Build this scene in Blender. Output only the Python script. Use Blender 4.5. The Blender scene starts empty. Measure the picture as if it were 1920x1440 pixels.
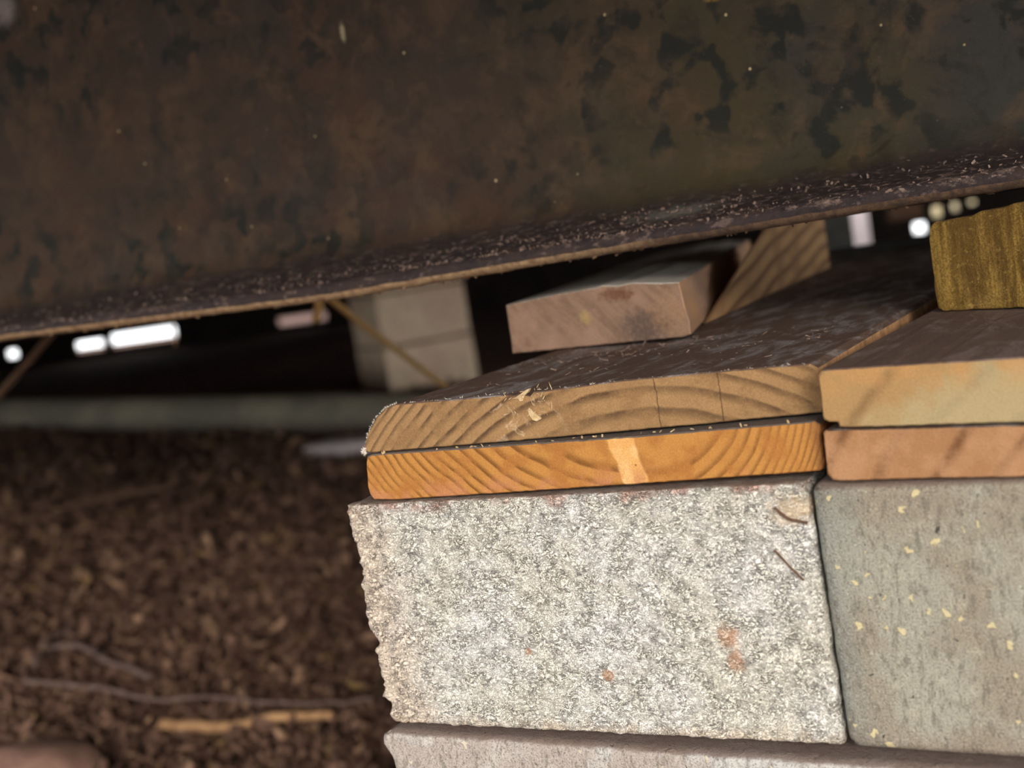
import bpy, math, random
from mathutils import Vector, Matrix, noise
random.seed(7)
S = bpy.context.scene
COL = S.collection

# ------------------------------------------------------------------ camera
cd = bpy.data.cameras.new('camera'); cam = bpy.data.objects.new('camera', cd); COL.objects.link(cam)
R0 = (0.87002831, 0.46769990, -0.15590878)
FW = (-0.48538586, 0.86799817, -0.10478426)
UP = (0.08632095, 0.16684119, 0.98219790)
cam.matrix_world = Matrix(((R0[0], UP[0], -FW[0], 0.32131282), (R0[1], UP[1], -FW[1], -0.42113142),
                           (R0[2], UP[2], -FW[2], 0.09424181), (0, 0, 0, 1)))
cd.sensor_width = 36; cd.lens = 45; cd.clip_start = .01; cd.clip_end = 200
cd.dof.use_dof = True; cd.dof.focus_distance = 0.50; cd.dof.aperture_fstop = 8.5
S.camera = cam

# ------------------------------------------------------------------ light
w = bpy.data.worlds.new('world'); S.world = w; w.use_nodes = True
bg = w.node_tree.nodes['Background']; bg.inputs[0].default_value = (0.97, 0.985, 1.0, 1); bg.inputs[1].default_value = 3.4
sd = bpy.data.lights.new('sun', 'SUN'); sd.energy = 2.5; sd.angle = math.radians(16); sd.color = (1, .93, .84)
sun = bpy.data.objects.new('sun', sd); COL.objects.link(sun)
sun.rotation_euler = Vector((-0.58, 0.80, -0.29)).to_track_quat('-Z', 'Y').to_euler()
S.view_settings.view_transform = 'Standard'; S.view_settings.look = 'None'
S.view_settings.gamma = 1; S.view_settings.use_curve_mapping = False
S.view_settings.exposure = -0.08
S.cycles.max_bounces = 6

# ------------------------------------------------------------------ node helper
class G:
    def __init__(s, name, rough=.9):
        s.m = bpy.data.materials.new(name); s.m.use_nodes = True; s.t = s.m.node_tree; s.N = s.t.nodes; s.L = s.t.links
        s.b = s.N['Principled BSDF']; s.b.inputs['Roughness'].default_value = rough
        s.b.inputs['Specular IOR Level'].default_value = .25
        s.co = s.N.new('ShaderNodeTexCoord').outputs['Object']
        s.xyz = s.sep(s.co)
    def inp(s, sock, v):
        if isinstance(v, bpy.types.NodeSocket): s.L.new(v, sock)
        elif isinstance(v, (int, float)) and sock.type in ('RGBA',): sock.default_value = (v, v, v, 1)
        elif isinstance(v, (tuple, list)) and sock.type == 'RGBA': sock.default_value = (*v[:3], 1)
        else: sock.default_value = v
    def sep(s, v):
        n = s.N.new('ShaderNodeSeparateXYZ'); s.inp(n.inputs[0], v); return n.outputs[0], n.outputs[1], n.outputs[2]
    def comb(s, x, y, z):
        n = s.N.new('ShaderNodeCombineXYZ')
        for i, v in enumerate((x, y, z)): s.inp(n.inputs[i], v)
        return n.outputs[0]
    def M(s, op, a, b=0.0, c=0.0):
        n = s.N.new('ShaderNodeMath'); n.operation = op
        s.inp(n.inputs[0], a); s.inp(n.inputs[1], b); s.inp(n.inputs[2], c); return n.outputs[0]
    def noise(s, scale, detail=4, rough=.55, dist=0, vec=None, stretch=None, ofs=0):
        n = s.N.new('ShaderNodeTexNoise'); n.inputs['Scale'].default_value = scale; n.inputs['Detail'].default_value = detail
        n.inputs['Roughness'].default_value = rough; n.inputs['Distortion'].default_value = dist
        v = vec or s.co
        if stretch or ofs:
            k = s.N.new('ShaderNodeMapping'); s.L.new(v, k.inputs[0])
            if stretch: k.inputs['Scale'].default_value = stretch
            k.inputs['Location'].default_value = (ofs, ofs * .7, ofs * .3); v = k.outputs[0]
        s.L.new(v, n.inputs['Vector']); return n.outputs['Fac']
    def voro(s, scale, feature='F1', stretch=None, rnd=1, out='Distance'):
        n = s.N.new('ShaderNodeTexVoronoi'); n.feature = feature; n.inputs['Scale'].default_value = scale
        n.inputs['Randomness'].default_value = rnd; v = s.co
        if stretch:
            k = s.N.new('ShaderNodeMapping'); s.L.new(v, k.inputs[0]); k.inputs['Scale'].default_value = stretch; v = k.outputs[0]
        s.L.new(v, n.inputs['Vector']); return n.outputs[out]
    def ss(s, v, a, b, lo=0.0, hi=1.0):     # smooth map a..b -> lo..hi
        n = s.N.new('ShaderNodeMapRange'); n.interpolation_type = 'SMOOTHSTEP'
        s.inp(n.inputs[0], v); n.inputs[1].default_value = a; n.inputs[2].default_value = b
        n.inputs[3].default_value = lo; n.inputs[4].default_value = hi; return n.outputs[0]
    def mix(s, f, a, b, kind='MIX'):
        n = s.N.new('ShaderNodeMix'); n.data_type = 'RGBA'; n.blend_type = kind
        s.inp(n.inputs[0], f); s.inp(n.inputs[6], a); s.inp(n.inputs[7], b); return n.outputs[2]
    def ramp(s, f, stops):
        n = s.N.new('ShaderNodeValToRGB'); s.inp(n.inputs[0], f); e = n.color_ramp.elements
        while len(e) < len(stops): e.new(.5)
        for i, (p, c) in enumerate(stops): e[i].position = p; e[i].color = (*c, 1)
        return n.outputs[0]
    def blob(s, cx, cz, rx, rz, wob=.5, ofs=0):   # stain in the x,z plane, 1 inside
        n = s.noise(260, 3, .6, ofs=ofs)
        dx = s.M('DIVIDE', s.M('SUBTRACT', s.xyz[0], cx), rx); dz = s.M('DIVIDE', s.M('SUBTRACT', s.xyz[2], cz), rz)
        r = s.M('SQRT', s.M('ADD', s.M('MULTIPLY', dx, dx), s.M('MULTIPLY', dz, dz)))
        r = s.M('ADD', r, s.M('MULTIPLY', s.M('SUBTRACT', n, .5), wob * 2.2))
        return s.M('MULTIPLY', s.ss(r, .35, 1.25, 1, 0), s.ss(s.noise(500, 3, .7, ofs=ofs + 20), .3, .55, .45, 1))
    def nz(s):
        g = s.N.new('ShaderNodeNewGeometry'); return s.sep(g.outputs['Normal'])
    def bump(s, h, dist=.001, strength=1.0, prev=None):
        n = s.N.new('ShaderNodeBump'); s.inp(n.inputs['Height'], h); n.inputs['Distance'].default_value = dist
        n.inputs['Strength'].default_value = strength
        if prev: s.L.new(prev, n.inputs['Normal'])
        return n.outputs[0]
    def done(s, col, normal=None):
        s.inp(s.b.inputs['Base Color'], col)
        if normal: s.L.new(normal, s.b.inputs['Normal'])
        return s.m

def srgb(r, g, b):
    f = lambda c: (c / 255 / 12.92) if c / 255 <= .04045 else ((c / 255 + .055) / 1.055) ** 2.4
    return (f(r), f(g), f(b))

# ------------------------------------------------------------------ object helpers
def link(name, verts, faces, mat, parent=None, base=None, smooth=False, mats=None, fm=None):
    base = Vector(base) if base is not None else Vector((0, 0, 0))
    me = bpy.data.meshes.new(name)
    me.from_pydata([Vector(v) - base for v in verts], [], faces)
    for m in ([mat] if mats is None else mats): me.materials.append(m)
    if fm: me.polygons.foreach_set('material_index', fm)
    me.polygons.foreach_set('use_smooth', [smooth] * len(me.polygons))
    me.update()
    o = bpy.data.objects.new(name, me); COL.objects.link(o)
    if parent is not None: o.parent = parent
    o.location = base if parent is None else base - Vector(parent.location)
    return o
def tag(o, label=None, cat=None, group=None, kind=None):
    for k, v in (('label', label), ('category', cat), ('group', group), ('kind', kind)):
        if v: o[k] = v
    return o
def empty(name, loc, label, cat, group=None):
    o = bpy.data.objects.new(name, None); o.empty_display_size = .02; COL.objects.link(o); o.location = loc
    return tag(o, label, cat, group)
def box_vf(c, s, rz=0):
    V = []; ca, sa = math.cos(rz), math.sin(rz)
    for z in (-.5, .5):
        for x, y in ((-.5, -.5), (.5, -.5), (.5, .5), (-.5, .5)):
            X, Y = x * s[0], y * s[1]
            V.append((c[0] + X * ca - Y * sa, c[1] + X * sa + Y * ca, c[2] + z * s[2]))
    return V, [(3, 2, 1, 0), (4, 5, 6, 7), (0, 1, 5, 4), (1, 2, 6, 5), (2, 3, 7, 6), (3, 0, 4, 7)]
def merge(parts):
    V, F = [], []
    for v, f in parts:
        o = len(V); V += list(v); F += [tuple(i + o for i in q) for q in f]
    return V, F
def tube_vf(pts, rad, n=8):
    pts = [Vector(p) for p in pts]; V = []; F = []
    for i, p in enumerate(pts):
        t = (pts[min(i + 1, len(pts) - 1)] - pts[max(i - 1, 0)]).normalized()
        a = t.cross(Vector((0, 0, 1)) if abs(t.z) < .9 else Vector((1, 0, 0))).normalized(); b = t.cross(a)
        r = rad(i / (len(pts) - 1)) if callable(rad) else rad
        for k in range(n):
            an = 2 * math.pi * k / n; V.append(p + a * math.cos(an) * r + b * math.sin(an) * r)
    for i in range(len(pts) - 1):
        for k in range(n):
            F.append((i * n + k, i * n + (k + 1) % n, (i + 1) * n + (k + 1) % n, (i + 1) * n + k))
    F.append(tuple(range(n))[::-1]); F.append(tuple(range((len(pts) - 1) * n, len(pts) * n)))
    return V, F
def curve_pts(P, n=8, wob=0, seed=0):     # Catmull-Rom through P
    P = [Vector(p) for p in P]; out = []
    for i in range(len(P) - 1):
        a, b, c, d = P[max(i - 1, 0)], P[i], P[i + 1], P[min(i + 2, len(P) - 1)]
        for k in range(n):
            t = k / n
            q = .5 * ((2 * b) + (c - a) * t + (2 * a - 5 * b + 4 * c - d) * t * t + (3 * b - a - 3 * c + d) * t ** 3)
            out.append(q + noise.noise_vector(q * 40 + Vector((seed, 0, 0))) * wob)
    out.append(P[-1]); return out

def plank_vf(outline, y0, k, shear, length, rough=.00018, step=.0016, chip=0.0, seed=0, endskew=0.0):
    """saw-cut end outline in x,z (counter-clockwise seen from the front), extruded along +y with shear"""
    pts = []
    n = len(outline)
    for i in range(n):
        a, b = Vector(outline[i]), Vector(outline[(i + 1) % n]); m = max(1, int((b - a).length / step))
        for j in range(m): pts.append(a.lerp(b, j / m))
    c = Vector((sum(p.x for p in pts) / len(pts), sum(p.y for p in pts) / len(pts)))
    base = []
    for i, p in enumerate(pts):
        q = Vector((p.x * 300 + seed, p.y * 300, seed)); v = noise.noise_vector(q) + .6 * noise.noise_vector(q * 2.7)
        base.append((p.x + v.x * rough, p.y + v.y * rough))
    st = [0, .0006, .003, .01, .03, .07, .13, .22, .36, .55, 1.0]
    V = []; F = []; m = len(base)
    for si, s in enumerate(st):
        yy = s * length if si > 3 else min(s, length * .9)
        for (x, z) in base:
            X, Z = x, z
            if si == 0:
                d = Vector((c.x - x, c.y - z)); 
                if d.length > 1e-6:
                    e = .00045 / max(abs(d.y), .004) ; X = x + max(-.0005, min(.0005, d.x)) ; Z = z + max(-.00045, min(.00045, d.y * .3))
            else:
                wv = noise.noise_vector(Vector((x * 60, yy * 12 + seed, z * 60)))
                Z += wv.z * .0003 * min(1, si / 4); X += wv.x * .0003 * min(1, si / 4)
            V.append((X + shear * yy, y0 + k * x + yy + (endskew * (x) if si == len(st) - 1 else 0), Z))
    for si in range(len(st) - 1):
        for i in range(m):
            j = (i + 1) % m; F.append((si * m + i, si * m + j, (si + 1) * m + j, (si + 1) * m + i))
    F.append(tuple(range(m))[::-1]); F.append(tuple(range((len(st) - 1) * m, len(st) * m)))
    return V, F
def plank(name, outline, y0, k, shear, length, mat, label, base, cat='plank', group=None, **kw):
    if sum(outline[i][0] * outline[(i + 1) % len(outline)][1] - outline[(i + 1) % len(outline)][0] * outline[i][1] for i in range(len(outline))) > 0:
        outline = outline[::-1]
    V, F = plank_vf(outline, y0, k, shear, length, **kw)
    o = link(name, V, F, mat, base=base)
    return tag(o, label, cat, group)

# ------------------------------------------------------------------ materials
def wood(name, cx, cz, aL, aR, f0, A, B, light, dark, dark_w=.55, tint=None, dirt=srgb(84, 64, 54), dirt_hi=srgb(116, 106, 100),
         base=(0, 0, 0), extra=None, wob=.0012, dirt_amt=1.0, side=None, bumpd=.0004, sharp=.35):
    g = G(name); x = g.M('ADD', g.xyz[0], base[0]); y = g.xyz[1]; z = g.M('ADD', g.xyz[2], base[2])
    g.W = (x, y, z)
    dx = g.M('SUBTRACT', x, cx)
    l = g.M('MULTIPLY', g.M('MINIMUM', dx, 0), aL); r = g.M('MULTIPLY', g.M('MAXIMUM', dx, 0), aR)
    ex = g.M('ADD', l, r); ez = g.M('SUBTRACT', z, cz)
    f = g.M('SQRT', g.M('ADD', g.M('MULTIPLY', ex, ex), g.M('MULTIPLY', ez, ez)))
    nn = g.noise(38, 2, .5, stretch=(1, .12, 1)); f = g.M('ADD', f, g.M('MULTIPLY', g.M('SUBTRACT', nn, .5), wob * 3))
    n2 = g.noise(420, 3, .6, stretch=(1, .12, 1)); f = g.M('ADD', f, g.M('MULTIPLY', g.M('SUBTRACT', n2, .5), wob * .35))
    t = g.M('MAXIMUM', g.M('SUBTRACT', f, f0), 0)
    n = g.M('ADD', g.M('MULTIPLY', t, A), g.M('MULTIPLY', g.M('MULTIPLY', t, t), B))
    fr = g.M('FRACT', n)
    ring = g.ss(fr, sharp, .84); ring = g.M('MULTIPLY', ring, g.ss(fr, .84, .99, 1, 0))
    ring = g.M('MULTIPLY', ring, g.ss(g.noise(30, 2, .5), .3, .6, .55, 1))
    fine = g.noise(1500, 3, .7); med = g.noise(95, 4, .6)
    col = g.mix(g.M('MULTIPLY', ring, dark_w), light, dark)
    if tint: col = g.mix(g.ss(med, .42, .66), col, tint)
    if extra: col = extra(g, col)
    col = g.mix(g.ss(fine, .3, .75, .28, 0), col, tuple(c * .45 for c in dark))
    col = g.mix(g.ss(fine, .58, .8, 0, .3), col, tuple(min(1, c * 1.5) for c in light))
    nx, ny, nz = g.nz()
    scuff = g.ss(g.noise(80, 6, .68, .6, stretch=(1, .35, 1)), .46, .66)
    dcol = g.mix(scuff, dirt, dirt_hi); dcol = g.mix(g.ss(g.noise(900, 2, .6), .35, .7, .35, 0), dcol, tuple(c * .35 for c in dirt))
    up = g.M('MULTIPLY', g.ss(nz, .55, .8), dirt_amt)
    col = g.mix(up, col, dcol)
    if side:
        s_ = g.ss(g.M('ABSOLUTE', nx), .7, .85); col = g.mix(s_, col, g.mix(g.ss(med, .35, .7), side, tuple(c * .5 for c in side)))
    h = g.M('ADD', g.M('MULTIPLY', fine, .6), g.M('MULTIPLY', ring, -.25)); h = g.M('ADD', h, g.M('MULTIPLY', scuff, .4))
    return g.done(col, g.bump(h, bumpd, .8))

def ex_UL(g, col):
    x, y, z = g.W
    fuzz = g.M('MULTIPLY', g.ss(g.noise(130, 5, .7, 1.2), .52, .66), .65)
    near = g.ss(g.M('ABSOLUTE', g.M('SUBTRACT', x, .085)), .004, .022, 1, 0)
    col = g.mix(g.M('MULTIPLY', fuzz, near), col, srgb(214, 186, 150))
    for cx in (.1395, .1635):           # drying checks
        cr = g.ss(g.M('ABSOLUTE', g.M('SUBTRACT', g.M('ADD', x, g.M('MULTIPLY', g.noise(300, 2), .0014)), cx + .0007)), .00008, .0004, .75, 0)
        col = g.mix(cr, col, srgb(70, 48, 30))
    return col
def ex_LL(g, col):
    x, y, z = g.W
    xc = g.M('SUBTRACT', .1299, g.M('MULTIPLY', z, .25)); xc = g.M('ADD', xc, g.M('MULTIPLY', g.M('SUBTRACT', g.noise(120, 2), .5), .004))
    m = g.ss(g.M('ABSOLUTE', g.M('SUBTRACT', x, xc)), .0042, .0056, .93, 0)
    pale = g.mix(g.ss(g.noise(160, 4, .7), .4, .7), srgb(226, 170, 100), srgb(238, 192, 130))
    col = g.mix(m, col, pale)
    d = g.ss(g.voro(520), .12, .3, 1, 0); k = g.M('MULTIPLY', g.ss(g.M('ABSOLUTE', g.M('SUBTRACT', z, .007)), .001, .004, 1, 0), g.ss(g.M('ABSOLUTE', g.M('SUBTRACT', x, .130)), .001, .003, 1, 0))
    col = g.mix(g.M('MULTIPLY', d, k), col, srgb(120, 62, 30))
    st = g.ss(g.M('ADD', x, g.M('MULTIPLY', g.noise(160), .006)), .1965, .2035, 0, .7)
    col = g.mix(st, col, srgb(128, 84, 52))
    b = g.M('MULTIPLY', g.ss(g.noise(75, 5, .6, ofs=3), .5, .64), g.ss(z, .0, .011, .9, 0))
    return g.mix(b, col, srgb(190, 128, 88))
def ex_UR(g, col):
    x, y, z = g.W
    m = g.M('ADD', g.M('SUBTRACT', g.M('MULTIPLY', g.M('SUBTRACT', x, .215), .55), g.M('SUBTRACT', z, .019)), g.M('MULTIPLY', g.M('SUBTRACT', g.noise(110, 5, .65), .5), .03))
    col = g.mix(g.ss(m, -.004, .012, 0, .8), col, srgb(176, 160, 120))
    o = g.M('MULTIPLY', g.ss(z, .024, .036), g.ss(g.noise(70, 4, .6, ofs=5), .38, .6, 0, .7))
    return g.mix(o, col, srgb(190, 142, 88))
def ex_LR(g, col):
    return g.mix(g.ss(g.noise(60, 5, .65, ofs=9), .42, .62, 0, .6), col, srgb(186, 142, 104))

M_UL = wood('weathered_end_grain', .131, -.081, 1, 1, .100, 80, 1700, srgb(164, 128, 86), srgb(76, 54, 36), .9, tint=srgb(146, 112, 74), extra=ex_UL,
            base=(.0110, 0, .0201), side=srgb(214, 164, 118), dirt=srgb(110, 86, 72), dirt_hi=srgb(164, 152, 148))  # side colour raised to paint in the light on the right face
M_LL = wood('orange_end_grain', .140, .045, .62, 1.22, .033, 105, 3300, srgb(190, 134, 68), srgb(104, 62, 22), .85, tint=srgb(172, 114, 56), extra=ex_LL,
            base=(.0100, 0, .0004), dirt=srgb(112, 100, 92))
M_UR = wood('tan_end_grain', .33, -.075, 1, 1, 0, 52, 0, srgb(168, 134, 88), srgb(100, 74, 48), .65, extra=ex_UR, base=(.2035, 0, .0185), wob=.0022, sharp=.66,
            dirt=srgb(116, 92, 80), dirt_hi=srgb(144, 122, 112), side=srgb(100, 70, 50))
M_LR = wood('peach_end_grain', .345, -.065, 1, 1, 0, 62, 0, srgb(162, 118, 80), srgb(104, 68, 40), .85, extra=ex_LR, base=(.2033, 0, .0004), wob=.0018, sharp=.62)

def shim_mat():
    g = G('pinkish_weathered_wood'); b = (-.0003, .1595, .0377)
    x = g.M('ADD', g.xyz[0], b[0]); z = g.M('ADD', g.xyz[2], b[2])
    diag = g.comb(g.M('ADD', g.M('MULTIPLY', x, .75), g.M('MULTIPLY', z, .75)), g.M('MULTIPLY', g.xyz[1], .3), g.M('MULTIPLY', g.M('SUBTRACT', z, x), .12))
    n = g.noise(230, 4, .6, .3, vec=diag); med = g.noise(60, 4, .6)
    col = g.mix(g.ss(n, .34, .66), srgb(132, 104, 84), srgb(150, 120, 98))
    col = g.mix(g.ss(med, .42, .68), col, srgb(162, 128, 107))
    g.xyz = (x, g.xyz[1], z)
    col = g.mix(g.M('MULTIPLY', g.blob(.082, .047, .017, .010, .5), .9), col, srgb(92, 74, 67))
    col = g.mix(g.M('MULTIPLY', g.blob(.069, .064, .012, .0035, .8, 3), .8), col, srgb(106, 62, 39))
    col = g.mix(g.M('MULTIPLY', g.blob(.048, .0545, .0055, .0035, .9, 6), .8), col, srgb(181, 151, 97))
    col = g.mix(g.M('MULTIPLY', g.blob(.095, .052, .012, .012, .7, 8), .5), col, srgb(172, 132, 97))
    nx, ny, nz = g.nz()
    col = g.mix(g.ss(nx, .6, .85, 0, .9), col, g.mix(g.ss(g.noise(40, 4, .6, stretch=(1, .2, 1)), .4, .65), srgb(206, 158, 116), srgb(184, 146, 122)))  # right side painted paler, as if more light reached it
    top = g.mix(g.ss(g.noise(50, 5, .6, stretch=(1, .25, 1)), .35, .65), srgb(206, 194, 178), srgb(222, 212, 196))  # top painted pale to offset the beam's shade
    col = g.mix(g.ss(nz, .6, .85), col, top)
    f = g.noise(1300, 3, .7); col = g.mix(g.ss(f, .3, .7, .25, 0), col, srgb(74, 55, 44))
    return g.done(col, g.bump(g.M('ADD', f, n), .0004, .8))
def lumber_mat():
    g = G('green_treated_wood'); vert = g.comb(g.M('MULTIPLY', g.xyz[0], 1), g.xyz[1], g.M('MULTIPLY', g.xyz[2], .1))
    n = g.noise(330, 5, .65, .2, vec=vert); m = g.noise(90, 4, .6, .2, vec=vert); f = g.noise(1200, 2, .7)
    col = g.mix(g.ss(n, .32, .68), srgb(96, 70, 26), srgb(164, 130, 60))
    col = g.mix(g.ss(m, .45, .62, 0, .8), col, srgb(94, 68, 26))
    col = g.mix(g.ss(g.noise(70, 3), .55, .7, 0, .45), col, srgb(160, 128, 66))
    col = g.mix(g.ss(g.noise(420, 4, .7, ofs=3), .55, .7, 0, .5), col, srgb(190, 156, 84))
    col = g.mix(g.ss(f, .35, .6, .55, 0), col, srgb(66, 46, 20))
    nx, ny, nz = g.nz(); col = g.mix(g.ss(nz, .5, .8, 0, .5), col, srgb(110, 84, 44))
    return g.done(col, g.bump(g.M('ADD', n, f), .0006, .85))
def board2_mat():
    g = G('brown_side_grain'); f = g.M('SUBTRACT', g.xyz[2], g.M('MULTIPLY', g.xyz[1], .20))
    f = g.M('ADD', f, g.M('MULTIPLY', g.M('POWER', g.M('ABSOLUTE', g.xyz[1]), 2), .16))
    f = g.M('ADD', f, g.M('MULTIPLY', g.noise(6, 1), .018)); fr = g.M('FRACT', g.M('MULTIPLY', f, 85))
    ring = g.M('MULTIPLY', g.ss(fr, .3, .75), g.ss(fr, .8, 1, 1, 0))
    col = g.mix(g.M('MULTIPLY', ring, .75), srgb(176, 136, 94), srgb(88, 58, 38))
    col = g.mix(g.ss(g.noise(24, 3), .45, .65, 0, .6), col, srgb(132, 96, 64))
    return g.done(col, g.bump(ring, .0003, .6))

def block_coarse():
    g = G('coarse_pale_concrete', .95)
    v2 = (1, 1, 1.5)
    n1 = g.noise(300, 4, .62, 1.3, stretch=v2); n2 = g.noise(620, 3, .6, 1.0, stretch=(1, 1, 1.35), ofs=2); big = g.noise(22, 4, .6); fl = g.noise(130, 4, .6)
    cr1 = g.ss(g.M('ABSOLUTE', g.M('SUBTRACT', n1, .5)), .0, .056, 1, 0); cr2 = g.ss(g.M('ABSOLUTE', g.M('SUBTRACT', n2, .5)), .0, .05, 1, 0)
    pit = g.ss(g.noise(430, 3, .6, .6, stretch=v2, ofs=6), .29, .40, 1, 0)
    brk = g.ss(fl, .38, .58, .2, 1)
    c = g.mix(g.ss(big, .35, .65), srgb(238, 234, 226), srgb(232, 226, 208))
    c = g.mix(g.ss(fl, .5, .72, 0, .6), c, srgb(232, 226, 206))
    c = g.mix(g.ss(g.noise(700, 3, .7, ofs=11), .5, .75, 0, .55), c, srgb(240, 236, 224))
    c = g.mix(g.ss(g.noise(900, 2, .7, ofs=4), .3, .5, .4, 0), c, srgb(140, 136, 124))
    dk = g.M('MAXIMUM', g.M('MULTIPLY', cr1, brk), g.M('MULTIPLY', cr2, .6)); dk = g.M('MAXIMUM', dk, pit)
    x, y, z = g.xyz
    edge = g.M('ADD', g.M('ADD', x, g.M('MULTIPLY', z, .12)), g.M('MULTIPLY', g.noise(80, 4), .03))
    c = g.mix(g.ss(edge, .012, .042, .75, 0), c, srgb(226, 204, 180))
    tp = g.M('ADD', z, g.M('MULTIPLY', g.M('SUBTRACT', g.noise(150, 4, .6), .5), .014))
    c = g.mix(g.M('MULTIPLY', g.ss(tp, -.006, -.001, 0, .65), g.ss(g.noise(60, 3, ofs=2), .42, .58)), c, srgb(178, 116, 92))
    bt = g.M('ADD', z, g.M('MULTIPLY', g.M('SUBTRACT', g.noise(120, 4, .6, ofs=5), .5), .02))
    c = g.mix(g.ss(bt, -.096, -.088, .5, 0), c, srgb(212, 184, 150))
    c = g.mix(g.M('MULTIPLY', dk, .9), c, srgb(66, 62, 60))
    for (a, b_, rx, rz, o) in ((.1574, -.0557, .0052, .0045, 1), (.1591, -.0645, .0036, .005, 2), (.1072, -.0717, .003, .003, 3), (.0741, -.0625, .0018, .002, 4), (.188, -.010, .010, .006, 8)):
        c = g.mix(g.M('MULTIPLY', g.blob(a, b_, rx, rz, .7, o), .7), c, srgb(196, 142, 102) if o != 8 else srgb(214, 186, 146))
    nx, ny, nz = g.nz(); c = g.mix(g.ss(nz, .75, .95, 0, .8), c, g.mix(fl, srgb(150, 122, 104), srgb(112, 100, 92)))
    h = g.M('SUBTRACT', g.M('ADD', g.M('MULTIPLY', n1, .6), g.M('MULTIPLY', n2, .5)), g.M('MULTIPLY', dk, .55))
    return g.done(c, g.bump(h, .0011, .85))
def block_smooth(name='smooth_grey_concrete', bright=1.0, ofs=0.0, low=False):
    g = G(name, .95); x, y, z = g.xyz
    vert = g.noise(420, 4, .65, .3, stretch=(1, 1, .35), ofs=ofs + 1); f = g.noise(1400, 3, .7, ofs=ofs + 3); big = g.noise(26, 5, .6, ofs=ofs + 2); med = g.noise(120, 5, .65, ofs=ofs + 7)
    A, B = (srgb(160, 156, 140), srgb(148, 138, 120)) if not low else (srgb(196, 192, 186), srgb(176, 164, 154))
    c = g.mix(g.ss(big, .42, .58), A, B)
    c = g.mix(g.ss(med, .52, .72, 0, .5), c, srgb(186, 178, 156) if not low else srgb(222, 216, 204))
    if not low:
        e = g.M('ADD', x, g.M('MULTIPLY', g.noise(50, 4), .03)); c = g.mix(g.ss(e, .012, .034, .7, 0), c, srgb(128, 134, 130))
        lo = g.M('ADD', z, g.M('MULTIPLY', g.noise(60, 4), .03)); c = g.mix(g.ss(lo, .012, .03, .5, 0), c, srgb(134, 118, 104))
    c = g.mix(g.ss(vert, .34, .52, .6, 0), c, srgb(104, 98, 86))
    c = g.mix(g.ss(f, .3, .52, .7, 0), c, srgb(80, 74, 66)); c = g.mix(g.ss(f, .55, .72, 0, .45), c, srgb(214, 208, 190))
    pits = g.ss(g.noise(300, 3, .6, .5, ofs=ofs + 12), .26, .33, 1, 0); c = g.mix(g.M('MULTIPLY', pits, .8), c, srgb(62, 58, 52))
    n = g.N.new('ShaderNodeTexVoronoi'); n.inputs['Scale'].default_value = 210; n.feature = 'F1'
    k = g.N.new('ShaderNodeMapping'); g.L.new(g.co, k.inputs[0]); k.inputs['Location'].default_value = (ofs, ofs, 0)
    wv = g.N.new('ShaderNodeVectorMath'); wv.operation = 'ADD'; g.L.new(k.outputs[0], wv.inputs[0])
    nv = g.N.new('ShaderNodeTexNoise'); nv.inputs['Scale'].default_value = 300; g.L.new(g.co, nv.inputs['Vector'])
    sc = g.N.new('ShaderNodeVectorMath'); sc.operation = 'SCALE'; g.L.new(nv.outputs['Color'], sc.inputs[0]); sc.inputs['Scale'].default_value = .006
    g.L.new(sc.outputs[0], wv.inputs[1]); g.L.new(wv.outputs[0], n.inputs['Vector'])
    rr = g.sep(n.outputs['Color'])[0]; thr = g.ss(rr, .72, 1.0, .05, .34)
    chip = g.ss(g.M('SUBTRACT', n.outputs['Distance'], thr), -.05, .02, 1, 0); chip = g.M('MULTIPLY', chip, g.ss(rr, .78, .82))
    c = g.mix(g.M('MULTIPLY', chip, .75), c, srgb(216, 200, 152) if not low else srgb(214, 200, 176))
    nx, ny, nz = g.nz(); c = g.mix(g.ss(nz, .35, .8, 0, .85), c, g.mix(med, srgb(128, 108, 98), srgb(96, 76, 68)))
    h = g.M('ADD', g.M('MULTIPLY', vert, .4), g.M('MULTIPLY', f, .5)); h = g.M('SUBTRACT', h, pits); h = g.M('ADD', h, g.M('MULTIPLY', chip, .3)); h = g.M('ADD', h, g.M('MULTIPLY', med, .8))
    return g.done(c, g.bump(h, .0014, .9))

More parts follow.
